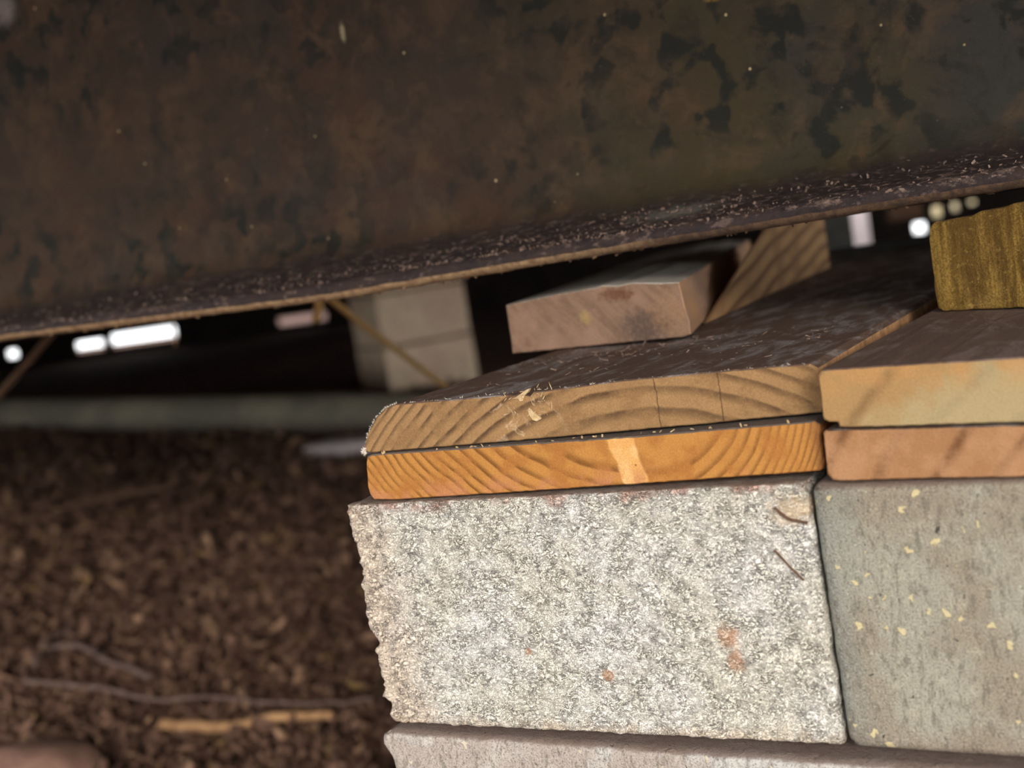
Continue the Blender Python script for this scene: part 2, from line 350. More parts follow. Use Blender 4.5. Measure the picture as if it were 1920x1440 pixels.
def steel_mat():
    g = G('old_painted_steel', .72); x, y, z = g.xyz
    big = g.noise(14, 4, .55); med = g.noise(60, 5, .6); f = g.noise(500, 4, .7)
    c = g.mix(g.ss(big, .4, .62), srgb(60, 46, 33), srgb(53, 43, 35)); c = g.mix(g.ss(g.noise(20, 3, ofs=5), .5, .65, 0, .5), c, srgb(68, 45, 30))
    xr = g.M('ADD', x, g.M('MULTIPLY', g.M('SUBTRACT', big, .5), .35))
    c = g.mix(g.ss(xr, -.02, .12, 0, .65), c, srgb(58, 52, 28)); c = g.mix(g.ss(xr, .12, .25, 0, .75), c, srgb(47, 46, 43))
    # dark flaking blotches
    cl = g.ss(g.noise(9, 3, .55, ofs=8), .40, .56)
    bl = g.ss(g.noise(62, 4, .5, .3, ofs=3), .50, .60); bl = g.M('MULTIPLY', bl, cl)
    c = g.mix(g.ss(g.noise(34, 5, .65, .4, ofs=14), .48, .66, 0, .55), c, srgb(84, 64, 44)); c = g.mix(g.ss(g.noise(45, 5, .7, .4, ofs=17), .5, .68, 0, .6), c, srgb(30, 28, 20))
    c = g.mix(g.M('MULTIPLY', bl, .9), c, srgb(25, 26, 20))
    c = g.mix(g.ss(med, .5, .75, 0, .35), c, srgb(77, 62, 47))
    c = g.mix(g.ss(f, .62, .74, 0, .4), c, srgb(97, 80, 67)); c = g.mix(g.ss(f, .28, .42, .4, 0), c, srgb(25, 20, 16))
    # tiny pale specks
    v = g.N.new('ShaderNodeTexVoronoi'); v.inputs['Scale'].default_value = 62; g.L.new(g.co, v.inputs['Vector'])
    rr = g.sep(v.outputs['Color'])[1]; sp = g.M('MULTIPLY', g.ss(v.outputs['Distance'], .015, .06, 1, 0), g.ss(rr, .74, .95))
    c = g.mix(sp, c, srgb(196, 176, 130))
    c = g.mix(g.M('MULTIPLY', g.blob(-.338, .295 - BZ, .012, .012, .4), .6), c, srgb(150, 140, 134))
    c = g.mix(g.M('MULTIPLY', g.blob(.1276, .196 - BZ, .006, .0028, .5), .8), c, srgb(152, 120, 48))
    c = g.mix(g.M('MULTIPLY', g.blob(-.0838, .2248 - BZ, .0018, .006, .4), .8), c, srgb(170, 156, 120))
    # flange: purplish with pale scale
    fl = g.ss(g.M('ADD', z, g.M('MULTIPLY', g.M('SUBTRACT', med, .5), .012)), .016, .026, 1, 0)
    c2 = g.mix(g.ss(g.noise(90, 5, .65), .38, .62), srgb(60, 46, 41), srgb(46, 38, 38))
    c2 = g.mix(g.ss(g.noise(240, 5, .7, ofs=4, stretch=(.5, 1, 1)), .54, .64, 0, .55), c2, srgb(120, 100, 89))
    c2 = g.mix(g.ss(f, .3, .5, .6, 0), c2, srgb(25, 20, 19))
    c = g.mix(fl, c, c2)
    gp = g.M('MULTIPLY', g.blob(.105, .0985 - BZ, .022, .0028, .9, 12), .7); c = g.mix(gp, c, srgb(124, 120, 110))
    sk = g.M('MULTIPLY', g.ss(g.noise(420, 4, .7, .3, ofs=19, stretch=(.6, 1, 1)), .56, .64), g.M('MULTIPLY', g.ss(g.M('ADD', z, g.M('MULTIPLY', med, .01)), .026, .018), g.ss(g.M('ADD', z, 0), .006, .009))); c = g.mix(g.M('MULTIPLY', sk, .8), c, srgb(158, 134, 120))
    h = g.M('ADD', g.M('MULTIPLY', f, .4), g.M('MULTIPLY', med, .7)); h = g.M('SUBTRACT', h, g.M('MULTIPLY', bl, .25))
    return g.done(c, g.bump(h, .0012, .8))
def simple(name, c1, c2, scale=60, rough=.9, bumpd=.0006, stretch=None):
    g = G(name, rough); n = g.noise(scale, 5, .65, .3, stretch=stretch); f = g.noise(scale * 7, 3, .7)
    c = g.mix(g.ss(n, .35, .65), c1, c2); c = g.mix(g.ss(f, .3, .6, .35, 0), c, tuple(v * .4 for v in c1))
    return g.done(c, g.bump(g.M('ADD', n, f), bumpd, .8))
BZ = .0845
M_STEEL = steel_mat()
def lip_mat():
    g = G('dusty_rust_lip'); n = g.noise(220, 5, .65, .3); f = g.noise(1200, 3, .7)
    a = g.mix(g.ss(n, .35, .65), srgb(172, 142, 106), srgb(132, 102, 74)); b = g.mix(g.ss(n, .35, .65), srgb(104, 80, 60), srgb(72, 56, 46))
    c = g.mix(g.ss(g.M('ADD', g.xyz[0], g.M('MULTIPLY', g.noise(30, 3), .06)), .05, .16), a, b); c = g.mix(g.ss(f, .3, .6, .35, 0), c, srgb(60, 46, 36))
    return g.done(c, g.bump(g.M('ADD', n, f), .0006, .8))
M_LIP = lip_mat()
M_FLAKE = simple('pale_rust_flake', srgb(170, 146, 130), srgb(110, 86, 74), 300)
M_SPLINT = simple('pale_splinter', srgb(226, 202, 164), srgb(206, 172, 120), 300)
M_FUZZ = simple('white_fibre', srgb(232, 224, 210), srgb(206, 192, 172), 300)
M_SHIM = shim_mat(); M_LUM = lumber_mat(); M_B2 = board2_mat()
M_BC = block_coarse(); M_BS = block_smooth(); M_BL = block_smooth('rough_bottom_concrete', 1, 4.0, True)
M_SOIL = simple('dark_soil', srgb(114, 84, 70), srgb(90, 66, 55), 26, 1, .004)
M_PIER = simple('far_pier_concrete', srgb(240, 214, 180), srgb(226, 194, 166), 5)
M_GREY = simple('dark_grey_concrete', srgb(86, 86, 80), srgb(68, 68, 64), 60)
M_SKIRT = simple('dark_skirting', srgb(50, 40, 34), srgb(34, 28, 25), 5)
M_CEIL = simple('underfloor_board', srgb(70, 56, 44), srgb(52, 42, 34), 5)
M_PIPE = simple('drain_pipe_plastic', srgb(150, 138, 116), srgb(118, 112, 98), 5, .6)
M_CORD = simple('tan_cord', srgb(232, 184, 116), srgb(210, 160, 96), 300)
M_CORD2 = simple('brown_cord', srgb(120, 92, 70), srgb(96, 72, 56), 300)
M_STICK = simple('bare_stick', srgb(176, 136, 96), srgb(140, 104, 74), 70)
M_ROOT = simple('grey_root', srgb(112, 92, 84), srgb(84, 66, 60), 70)
M_WHITE = simple('pale_painted_wood', srgb(222, 206, 200), srgb(208, 192, 188), 20)
M_LILAC = simple('lilac_gap_tint', srgb(206, 194, 194), srgb(196, 184, 186), 3)  # tints of the added screens that colour the light in the gaps
M_YEL = simple('cream_gap_tint', srgb(252, 236, 192), srgb(246, 228, 180), 3)
M_PINK = simple('pink_gap_tint', srgb(190, 160, 150), srgb(180, 150, 140), 3)
M_STONE = simple('pinkish_stone', srgb(168, 130, 112), srgb(138, 104, 90), 30)
LEAF = [simple('dry_leaf_dark', srgb(104, 76, 62), srgb(82, 60, 50), 90), simple('dry_leaf_mid', srgb(126, 96, 78), srgb(98, 72, 60), 90),
        simple('dry_leaf_pale', srgb(158, 124, 98), srgb(116, 88, 70), 90), simple('dry_leaf_ochre', srgb(136, 108, 72), srgb(112, 84, 56), 90)]

# ------------------------------------------------------------------ ground
def gz(x, y):
    x = max(x, -4.2)
    return -.417 - .067 * x - .027 * y
def gh(x, y):
    return gz(x, y) + .020 * noise.fractal(Vector((x * 3.5, y * 3.5, 0)), 1, 2, 4) + .006 * noise.noise(Vector((x * 30, y * 30, 5)))
def lin(a, b, n): return [a + (b - a) * i / n for i in range(n + 1)]
gx = lin(-14, -5, 12)[:-1] + lin(-5, -1.6, 110)[:-1] + lin(-1.6, .1, 130)[:-1] + lin(.1, 4, 20)
gy = lin(-8, 0, 16)[:-1] + lin(0, 1.3, 110)[:-1] + lin(1.3, 4, 80)[:-1] + lin(4, 10, 16)
V = []
for y in gy:
    for x in gx:
        V.append((x, y, (gh(x, y) if -6 < x < .1 and -.2 < y < 5 else gz(max(-4.2, min(x, 1)), max(-.2, min(y, 5))))))
nx_ = len(gx)
F = [(j * nx_ + i, j * nx_ + i + 1, (j + 1) * nx_ + i + 1, (j + 1) * nx_ + i) for j in range(len(gy) - 1) for i in range(nx_ - 1)]
floor = tag(link('floor', V, F, M_SOIL, smooth=True), kind='structure')

# leaf litter on the soil
def leaf_vf(size, aspect=.45, curl=.5):
    n = 5; V = []; F = []
    for i in range(n):
        t = i / (n - 1); wd = math.sin(math.pi * (t * .9 + .06)) * size * aspect * .5; x = (t - .5) * size; zc = curl * size * (t - .5) ** 2 * 1.6
        V += [(x, -wd, zc + wd * curl), (x, 0, zc), (x, wd, zc + wd * curl)]
    for i in range(n - 1):
        a = i * 3; F += [(a, a + 3, a + 4, a + 1), (a + 1, a + 4, a + 5, a + 2)]
    return V, F
def chip_vf(size):
    V, F = box_vf((0, 0, 0), (size, size * random.uniform(.18, .4), size * .12))
    return [(x * (1 + random.uniform(-.15, .15)), y * (1 + random.uniform(-.3, .3)), z) for x, y, z in V], F
def rand_rot(tilt=.5):
    from mathutils import Euler
    return Euler((random.gauss(0, tilt), random.gauss(0, tilt), random.uniform(0, 6.28))).to_matrix()
def view_spot():
    while True:
        d = 1.05 * (4.6 / 1.05) ** (random.random() ** 1.0)
        u = random.uniform(-.45, .06) if random.random() < .62 else random.uniform(-.95, .45)       # across the frame's left half
        p = Vector((.3213, -.4211, 0)) + Vector((FW[0], FW[1], 0)).normalized() * d + Vector((R0[0], R0[1], 0)).normalized() * u * d
        if p.x < -.04 or p.y > 1.08: return p.x, p.y, d
parts = [[], [], [], []]
for i in range(21000):
    x, y, d = view_spot(); sz = random.uniform(.010, .030) * (1 + .25 * (d - 1)); m = random.choices((0, 1, 2, 3), (6, 3.2, .9, .4))[0]
    v, f = leaf_vf(sz, random.uniform(.25, .6), random.uniform(-.6, .8)) if random.random() < .7 else chip_vf(sz)
    r = rand_rot(.55); z = gh(x, y) + random.uniform(.001, .014)
    parts[m].append(([r @ Vector(p) + Vector((x, y, z)) for p in v], f))
V, F, FM = [], [], []
for m, pl in enumerate(parts):
    v, f = merge(pl); o = len(V); V += v; F += [tuple(i + o for i in q) for q in f]; FM += [m] * len(f)
tag(link('leaf_litter', V, F, None, mats=LEAF, fm=FM, smooth=True, parent=floor), 'brown dry leaf and bark litter covering the soil', kind='stuff')
# bigger single leaves and bark chips, one mesh each, sharing mesh data
protos = []
for i in range(10):
    v, f = leaf_vf(.034, random.uniform(.3, .5), random.uniform(-.4, .7)) if i % 3 else chip_vf(.032)
    me = bpy.data.meshes.new('leaf' if i % 3 else 'bark_chip'); me.from_pydata(v, [], f); me.materials.append(LEAF[(1, 2, 0, 2, 1, 3, 1, 0, 2, 1)[i]]); 
    for p in me.polygons: p.use_smooth = bool(i % 3)
    protos.append(me)
for i in range(290):
    x, y, d = view_spot()
    if d > 3.2: continue
    me = protos[i % 10]; o = bpy.data.objects.new(me.name.split('.')[0], me); COL.objects.link(o); o.parent = floor
    s = random.uniform(.6, 1.15); o.matrix_basis = Matrix.Translation((x, y, gh(x, y) + .013)) @ rand_rot(.35).to_4x4() @ Matrix.Scale(s, 4)

# ------------------------------------------------------------------ crawl space shell
V, F = box_vf((-5.4, 3.25, .475), (14.0, 8.0, .12)); tag(link('ceiling', V, F, M_CEIL), kind='structure')
YB = 7.0
# back skirting with daylight slots: cells of panel around the open slots
holes = [(-8.60, -8.46, -.16, -.10), (-7.78, -7.46, -.195, -.115), (-7.38, -6.68, -.195, -.095), (-5.69, -5.24, -.205, -.150),
         (-1.474, -1.366, -.263, -.0), (-1.128, -1.062, -.180, -.125), (-1.015, -.970, -.105, -.050), (-.910, -.878, -.085, -.045), (-.82, -.785, -.065, -.045), (-3.57, -3.56, -.07, -.055), (-3.47, -3.46, -.07, -.055), (-3.37, -3.36, -.07, -.06)]  # tall gap added in place of a pale post, for its brightness
xs = sorted(set([-12.4, 4.4] + [h[0] for h in holes] + [h[1] for h in holes])); 
pl = []
for i in range(len(xs) - 1):
    a, b = xs[i], xs[i + 1]; h = [q for q in holes if q[0] <= a + 1e-6 and q[1] >= b - 1e-6]
    for (z0, z1) in ([(-1.2, .42)] if not h else [(-1.2, h[0][2]), (h[0][3], .42)]):
        pl.append(box_vf(((a + b) / 2, YB, (z0 + z1) / 2), (b - a, .03, z1 - z0)))
V, F = merge(pl); tag(link('wall_back', V, F, M_SKIRT), kind='structure')
V, F = box_vf((-12.4, 3.2, -.1), (.05, 7.7, 1.9)); tag(link('wall_left', V, F, M_SKIRT), kind='structure')
V, F = box_vf((-9.4, -.70, -.15), (6.0, .04, 1.2)); tag(link('wall_front', V, F, M_SKIRT), kind='structure')

# ------------------------------------------------------------------ I-beam
bxs = lin(-2.6, -.75, 30)[:-1] + lin(-.75, .45, 260)[:-1] + lin(.45, 1.6, 24)
def drop(x):   # waviness of the rusted lower lip
    K = [(-.6, .0875), (-.33, .0866), (-.2, .0838), (-.087, .0817), (.04, .0837), (.183, .0852), (.26, .086), (.5, .087)]
    if x <= K[0][0]: return K[0][1]
    for (a, za), (b, zb) in zip(K, K[1:]):
        if x <= b: t = (x - a) / (b - a); return za + (zb - za) * t
    return K[-1][1]
def beam_profile(x):
    d = drop(x); e = d - .0845
    fr = [(.1305, .0845 + e, 1), (.1275, .0862 + e, 1), (.1268, .0880 + e, 1), (.1265, .0895 + e, 0), (.1272, .0925 + e, 0), (.130, .0938 + e, 0), (.138, .0962 + e * .6, 0), (.148, .0988 + e * .3, 0), (.158, .1012, 0),
          (.166, .1042, 0), (.172, .1095, 0), (.1755, .118, 0), (.1765, .13, 0)] + [(.177, .13 + .245 * i / 40, 0) for i in range(1, 41)]
    bk = [(.165, .386, 0), (.125, .392, 0), (.125, .405, 0), (.185, .405, 0), (.185, .392, 0), (.185, .386, 0), (.185, .37, 0), (.185, .12, 0), (.185, .104, 0), (.185, .093, 0), (.1845, .0845, 0)]
    return fr + bk
V = []; F = []; FM = []
np_ = len(beam_profile(0))
for i, x in enumerate(bxs):
    for j, (y, z, k) in enumerate(beam_profile(x)):
        q = Vector((x * 70, y * 70, z * 70)); a = noise.fractal(q, 1, 2, 3)
        dy = -a * .0006; dz = a * .0004
        if k or j in (4, 5): v = noise.noise(Vector((x * 350, 7, j))) + .7 * noise.noise(Vector((x * 900, 3, j))); dz += v * .00035; dy += v * .0003
        if x < -.75 or x > .45 or j > np_ - 12: dy = dz = 0
        V.append((x, y + dy, z + dz))
for i in range(len(bxs) - 1):
    for j in range(np_):
        k = (j + 1) % np_
        F.append((i * np_ + j, (i + 1) * np_ + j, (i + 1) * np_ + k, i * np_ + k)); FM.append(1 if (j in (0, 1)) else 0)
F.append(tuple(range(np_))); FM.append(0); F.append(tuple(range((len(bxs) - 1) * np_, len(bxs) * np_))[::-1]); FM.append(0)
beam = empty('steel_beam', (-.5, .18, BZ), 'dark brown rusty steel beam crossing above the planks and blocks', 'beam')
link('web_and_flanges', V, F, None, parent=beam, base=(0, 0, BZ), mats=[M_STEEL, M_LIP], fm=FM, smooth=True)
def shard(p, s, flat=.35, el=1.6):
    v, f = box_vf((0, 0, 0), (s * el, s, s * flat)); r = rand_rot(.6)
    return [r @ Vector((a * random.uniform(.6, 1.2), b * random.uniform(.6, 1.2), c)) + Vector(p) for a, b, c in v], f
pl = []
SP = [(-.40, .102), (-.293, .1005), (-.18, .0955), (-.0307, .0915), (.0582, .0965), (.10, .1005), (.1348, .1015), (.19, .098), (.2598, .0955), (.4, .095)]
def spz(x):
    for (a, za), (b, zb) in zip(SP, SP[1:]):
        if x <= b: return za + (zb - za) * (x - a) / (b - a)
    return .095
def ftop(y, e=0):   # height of the lower flange's upper face
    T = [(.1265, .0895), (.1272, .0925), (.130, .0938), (.138, .0962), (.148, .0988), (.158, .1012), (.166, .1042), (.172, .1095), (.1755, .118)]
    for (a, za), (b, zb) in zip(T, T[1:]):
        if y <= b: return za + (zb - za) * (y - a) / (b - a)
    return .12
for i in range(3000):
    x = random.uniform(-.45, .32); dens = math.exp(-((x - .03) / .12) ** 2) + .22
    if random.random() > dens: continue
    y = min(.172, max(.1275, random.choice((.131, .150)) + random.gauss(0, .006)))
    if noise.noise(Vector((x * 55, y * 160, 2))) < -.05: continue
    pl.append(shard((x, y, ftop(y) + (drop(x) - .0845) * .5 + .0003), random.uniform(.0002, .00105), el=random.uniform(1, 2.6)))
V, F = merge(pl); tag(link('rust_flakes', V, F, M_FLAKE, parent=beam), 'pale rust flakes and grit along the lower flange', kind='stuff')
pl = []
for i in range(90):
    x = random.uniform(-.42, .3); z = drop(x)
    pl.append(shard((x, random.uniform(.129, .14), z - .0002), random.uniform(.0005, .0016)))
V, F = merge(pl); tag(link('hanging_grit', V, F, M_LIP, parent=beam), kind='stuff')

# ------------------------------------------------------------------ concrete blocks
def rough_block(name, x0, x1, y0, y1, z0, z1, mat, label, amp, fine, left=None, res=(200, 26, 100), skew=0.0, corner=.002, right_skew=0.0, zslope=0.0, seed=0):
    nx, ny, nz = res; idx = {}; V = []
    ys = [0, .002, .005, .01, .017, .027, .04] + [.04 + (y1 - y0 - .04) * (i + 1) / (ny - 6) for i in range(ny - 6)]
    def leftx(z):
        if not left: return x0 + skew * (z1 - z)
        if z >= left[0][1]: return left[0][0]
        for (xa, za), (xb, zb) in zip(left, left[1:]):
            if z >= zb: t = (z - za) / (zb - za); return xa + (xb - xa) * t
        return left[-1][0]
    def vert(i, j, k):
        key = (i, j, k)
        if key in idx: return idx[key]
        u, w = i / nx, k / nz; z = z0 + (z1 - z0) * w
        xl = leftx(z) if True else x0; xr = x1 + right_skew * (z1 - z); x = xl + (xr - xl) * u; y = y0 + ys[j]
        z += zslope * (x - x0)
        # round the arrises
        dx, dy, dz = min(x - xl, xr - x), ys[j], min(z - z0, z1 - z) if zslope == 0 else min(abs(z - z0 - zslope * (x - x0)), abs(z1 + zslope * (x - x0) - z))
        p = Vector((x, y, z)); c = corner
        for a, b in ((dx, dy), (dx, dz), (dy, dz)):
            if a < c and b < c:
                ra = math.hypot(c - a, c - b)
                if ra > c:
                    t = (ra - c) * .72
                    if (a, b) == (dx, dy): p.x += t * (1 if u < .5 else -1); p.y += t
                    elif (a, b) == (dx, dz): p.x += t * (1 if u < .5 else -1); p.z += t * (1 if w < .5 else -1)
                    else: p.y += t; p.z += t * (1 if w < .5 else -1)
        q = Vector((x + seed, y, z))
        d = noise.noise_vector(q * 330) * fine * (1 + (1.2 if seed == 0 and u < .06 else 0)) + noise.noise_vector(q * 120) * amp + noise.noise_vector(q * 700) * fine * .5
        if w in (0, 1): d.z = min(0, d.z) * .5 if w == 1 else max(0, d.z) * .5
        p += d; p.y = max(p.y, y0 - .002)
        idx[key] = len(V); V.append(p); return idx[key]
    F = []; nj = len(ys) - 1
    for i in range(nx):
        for k in range(nz):
            F.append((vert(i, 0, k), vert(i + 1, 0, k), vert(i + 1, 0, k + 1), vert(i, 0, k + 1)))
    for i in range(nx):
        for j in range(nj):
            F.append((vert(i, j, nz), vert(i + 1, j, nz), vert(i + 1, j + 1, nz), vert(i, j + 1, nz)))
            F.append((vert(i, j, 0), vert(i, j + 1, 0), vert(i + 1, j + 1, 0), vert(i + 1, j, 0)))
    for k in range(nz):
        for j in range(nj):
            F.append((vert(0, j, k), vert(0, j, k + 1), vert(0, j + 1, k + 1), vert(0, j + 1, k)))
            F.append((vert(nx, j, k), vert(nx, j + 1, k), vert(nx, j + 1, k + 1), vert(nx, j, k + 1)))
    for i in range(nx):
        for k in range(nz):
            F.append((vert(i, nj, k), vert(i, nj, k + 1), vert(i + 1, nj, k + 1), vert(i + 1, nj, k)))
    o = link(name, V, F, mat, base=(x0, y0, z0) if mat is not M_BC else (0, 0, 0), smooth=True)
    return tag(o, label, 'block')
LE = [(-.0022, -.001), (-.001, -.010), (.0006, -.019), (.0004, -.028), (-.0005, -.0376), (-.0008, -.045), (-.0006, -.0545), (.0030, -.0585), (.0006, -.0627), (.0014, -.0732), (.0002, -.0826), (.0026, -.0872), (.0026, -.0945)]
rough_block('concrete_block', 0, .1930, .0005, .397, -.0950, -.0004, M_BC, 'coarse pale concrete block under the orange plank, left of the smooth grey block', .0007, .0007, left=LE, right_skew=.013, corner=.0012)
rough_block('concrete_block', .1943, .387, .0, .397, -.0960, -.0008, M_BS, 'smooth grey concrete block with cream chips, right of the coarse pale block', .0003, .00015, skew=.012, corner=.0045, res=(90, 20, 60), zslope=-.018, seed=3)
LB = [(.0006, -.0970), (-.0012, -.0995), (-.0020, -.1025), (-.0005, -.106), (.002, -.112), (.0035, -.12), (.003, -.14), (.004, -.17), (.003, -.22), (.004, -.285)]
rough_block('concrete_block', 0, .397, -.0035, .193, -.2855, -.0968, M_BL, 'rough bottom concrete block lying beneath both upper blocks', .0007, .0005, left=LB, corner=.0035, res=(220, 16, 90), zslope=-.0125, seed=8)
rough_block('concrete_block', 0, .397, .203, .40, -.2865, -.1012, M_BL, 'bottom concrete block behind the front one, under the rear of the stack', .0003, .0001, corner=.003, res=(20, 10, 10), seed=9)
V, F = box_vf((.2, .2, -.375), (.46, .46, .17)); tag(link('footing_slab', V, F, M_BL, base=(.2, .2, -.46)), 'square concrete footing slab under the block pier', 'slab')
V, F = box_vf((.21, .64, -.221), (.40, .42, .40))
tag(link('concrete_block', V, F, M_GREY, base=(.21, .64, -.42)), 'dark grey concrete block under the far ends of the planks', 'block')
V, F = rb = box_vf((.10, .81, .012), (.34, .10, .062)); 
tag(link('concrete_block', V, F, M_GREY, base=(.10, .83, -.019)), 'dark grey concrete cap behind the far end of the long upper plank', 'block')
V, F = box_vf((.09, .96, -.22), (.36, .2, .40)); tag(link('concrete_block', V, F, M_GREY, base=(.09, .96, -.42)), 'dark grey block standing on the soil at the rear of the pier', 'block')

# ------------------------------------------------------------------ planks
LL = [(.0108, .0008), (.0094, .0030), (.0089, .0060), (.0096, .0120), (.0101, .0165), (.0112, .0190), (.0135, .0197), (.0656, .0196), (.1336, .0194), (.198, .0201), (.1998, .0190), (.1997, .0060), (.1990, .0035), (.1978, .0028), (.1518, .0019), (.0861, .0010), (.0213, .0003)]
plank('wood_plank', LL, .0030, 0, .0, .62, M_LL, 'orange end-grain plank lying directly on the coarse pale block', (.0100, .003, .0004), seed=1)
UL = [(.0118, .0202), (.0100, .0210), (.0097, .0232), (.0126, .0282), (.0177, .0344), (.0235, .0382), (.0279, .0394), (.0574, .0388), (.0780, .0386), (.0820, .0379), (.0845, .0383), (.0885, .0372), (.0910, .0386), (.1100, .0391), (.1299, .0396), (.1547, .0395), (.1783, .0391), (.1965, .0388), (.1995, .0370), (.1997, .0225), (.199, .0214), (.1519, .0208), (.0871, .0203)]
ul = plank('wood_plank', UL, .0040, .04, .0, .64, M_UL, 'weathered plank with dark arched rings and a chamfered left corner, on the orange plank', (.0110, .004, .0201), seed=2, endskew=.55)
UR = [(.2082, .0186), (.2079, .0203), (.2048, .0206), (.2032, .0216), (.2030, .0230), (.2032, .0363), (.2042, .0382), (.2324, .0375), (.2678, .0363), (.33, .0345), (.389, .0335), (.390, .0150), (.2655, .0160), (.2400, .0171), (.2299, .0174), (.2100, .0182)]
plank('wood_plank', UR, -.003, 0, .045, .60, M_UR, 'tan plank end with a greenish stain, on top of the peach plank at right', (.2035, -.003, .0185), seed=3)
LR = [(.2058, .0002), (.2035, .0008), (.2020, .0027), (.2023, .0169), (.2035, .0179), (.2080, .0178), (.2299, .0168), (.2655, .0152), (.389, .0125), (.390, -.0036), (.2637, -.0014), (.2299, -.0002)]
plank('wood_plank', LR, -.003, 0, .02, .60, M_LR, 'peach-brown plank end resting on the smooth grey block', (.2033, -.003, .0004), seed=4)
SH = [(-.0003, .0400), (.0004, .052), (.0002, .0652), (.0318, .0675), (.055, .0685), (.0609, .0692), (.0699, .0682), (.0776, .0687), (.0935, .0668), (.1030, .0661), (.104, .0557), (.1053, .048), (.1052, .0412), (.1017, .0403), (.0553, .0402)]
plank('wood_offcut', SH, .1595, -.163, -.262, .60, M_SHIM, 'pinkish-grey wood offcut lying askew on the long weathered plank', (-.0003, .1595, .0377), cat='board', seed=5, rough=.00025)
LU = [(.2182, .0386), (.2162, .0400), (.2156, .050), (.2160, .060), (.2158, .0700), (.2166, .0745), (.2178, .0762), (.2195, .0768), (.2235, .0766), (.2306, .0776), (.2350, .0772), (.240, .0788), (.2487, .0790), (.2530, .0802), (.2573, .0800), (.30, .0815), (.305, .080), (.305, .0366)]
plank('treated_lumber', LU, .238, -.415, .40, .30, M_LUM, 'olive-yellow treated lumber end standing on the tan plank at right', (.2176, .148, .0372), cat='board', seed=6, rough=.00035)
# second offcut behind, thin end wedged beside the first one
def b2plan(y): return .0908 - .083 * (y - .1914)
V = []; F = []; H = [.0400, .05, .062, .074, .086]; NY = 9; n = 2 * NY
for z in H:
    yf = .197 + (z - .038) * 4.1; ring = []
    ys_ = [yf + (.586 - yf) * i / (NY - 1) for i in range(NY)]
    L_ = [(b2plan(y) - .0012 - min(.009, max(0, (y - yf)) * .15), y) for y in ys_]; R_ = [(b2plan(y), y) for y in ys_]
    for x, y in L_ + R_[::-1]: V.append((x + noise.noise(Vector((x * 40, y * 20, z * 60))) * .0006, y, z))
for a in range(len(H) - 1):
    for i in range(n): F.append((a * n + i, a * n + (i + 1) % n, (a + 1) * n + (i + 1) % n, (a + 1) * n + i))
F.append(tuple(range(n))[::-1]); F.append(tuple(range((len(H) - 1) * n, len(H) * n)))
tag(link('wood_offcut', V, F, M_B2, base=(.07, .2, .0400)), 'brown wedge of wood with curved side grain behind the pinkish offcut', 'board')

# splinters and fibres
def sliver(p, d, l, w):
    d = Vector(d).normalized(); a = d.cross(Vector((0, 1, .2))).normalized(); p = Vector(p); b = d.cross(a)
    V = [p + a * w, p - a * w, p + b * w, p + d * l * .5 + a * w * .7 + b * l * .05, p + d * l * .5 - a * w * .7, p + d * l * .5 + b * w * .6, p + d * l]
    return V, [(0, 1, 4, 3), (1, 2, 5, 4), (2, 0, 3, 5), (3, 4, 6), (4, 5, 6), (5, 3, 6), (0, 2, 1)]
pl = []
for i in range(120):    # frayed chamfer edge
    t = random.random() ** .8; K = [(.0097, .0215), (.0126, .0282), (.0177, .0344), (.0235, .0382), (.029, .0396)]
    s = t * (len(K) - 1); a = min(int(s), len(K) - 2); f_ = s - a; x = K[a][0] + (K[a + 1][0] - K[a][0]) * f_; z = K[a][1] + (K[a + 1][1] - K[a][1]) * f_
    pl.append(sliver((x - .0001, .0042 + random.uniform(0, .0012), z), (random.gauss(-.6, .5), random.gauss(-.2, .3), random.gauss(.4, .6)), random.uniform(.0004, .0012), random.uniform(.00006, .00015)))
for i in range(46):
    pl.append(sliver((random.uniform(.0088, .0108), .0042, random.uniform(.0196, .0226)), (random.gauss(-.7, .4), random.gauss(0, .3), random.gauss(0, .7)), random.uniform(.0006, .0018), random.uniform(.0001, .00035)))
for i in range(120):    # along the top arris
    x = random.uniform(.03, .195); pl.append(sliver((x, .0045 + .04 * x + random.uniform(0, .0005), .0391 if x > .05 else .0392), (random.gauss(0, 1), random.gauss(-.1, .3), random.gauss(.5, .3)), random.uniform(.0004, .0013), random.uniform(.00006, .00013)))
V, F = merge(pl); o = link('frayed_fibres', V, F, M_FUZZ, parent=ul, base=ul.location); tag(o, 'white frayed fibres along the chamfer', kind='stuff')
def chunk(verts2, y, t):
    n = len(verts2); V = [(x, y + random.uniform(-.0004, .0004), z) for x, z in verts2] + [(x, y + t, z) for x, z in verts2]
    return V, [tuple(range(n)), tuple(range(n, 2 * n))[::-1]] + [(i, i + n, (i + 1) % n + n, (i + 1) % n) for i in range(n)]
for q, yy_ in (([(.0790, .0366), (.0825, .0374), (.0880, .0402), (.0905, .0408), (.0895, .0392), (.0868, .0376), (.0855, .0352), (.0838, .0350), (.0832, .0364)], .0066),
               ([(.0868, .0300), (.0862, .0325), (.0872, .0335), (.0895, .0312), (.0925, .0290), (.0930, .0276), (.0905, .0268), (.0885, .0276)], .0066)):
    cx_ = sum(a for a, b in q) / len(q); cz_ = sum(b for a, b in q) / len(q); q = [(cx_ + (a - cx_) * .75, cz_ + (b - cz_) * .8) for a, b in q]
    V, F = chunk(q[::-1], yy_, .0016); link('splinter', V, F, M_SPLINT, parent=ul, base=ul.location)
pl = []
for i in range(34):
    x = random.uniform(.076, .099); pl.append(sliver((x, .0068, random.uniform(.029, .0405)), (random.gauss(.6, .8), random.gauss(-.3, .3), random.gauss(.4, .5)), random.uniform(.001, .0035), random.uniform(.0001, .0003)))
V, F = merge(pl); tag(link('torn_fibres', V, F, M_SPLINT, parent=ul, base=ul.location), kind='stuff')
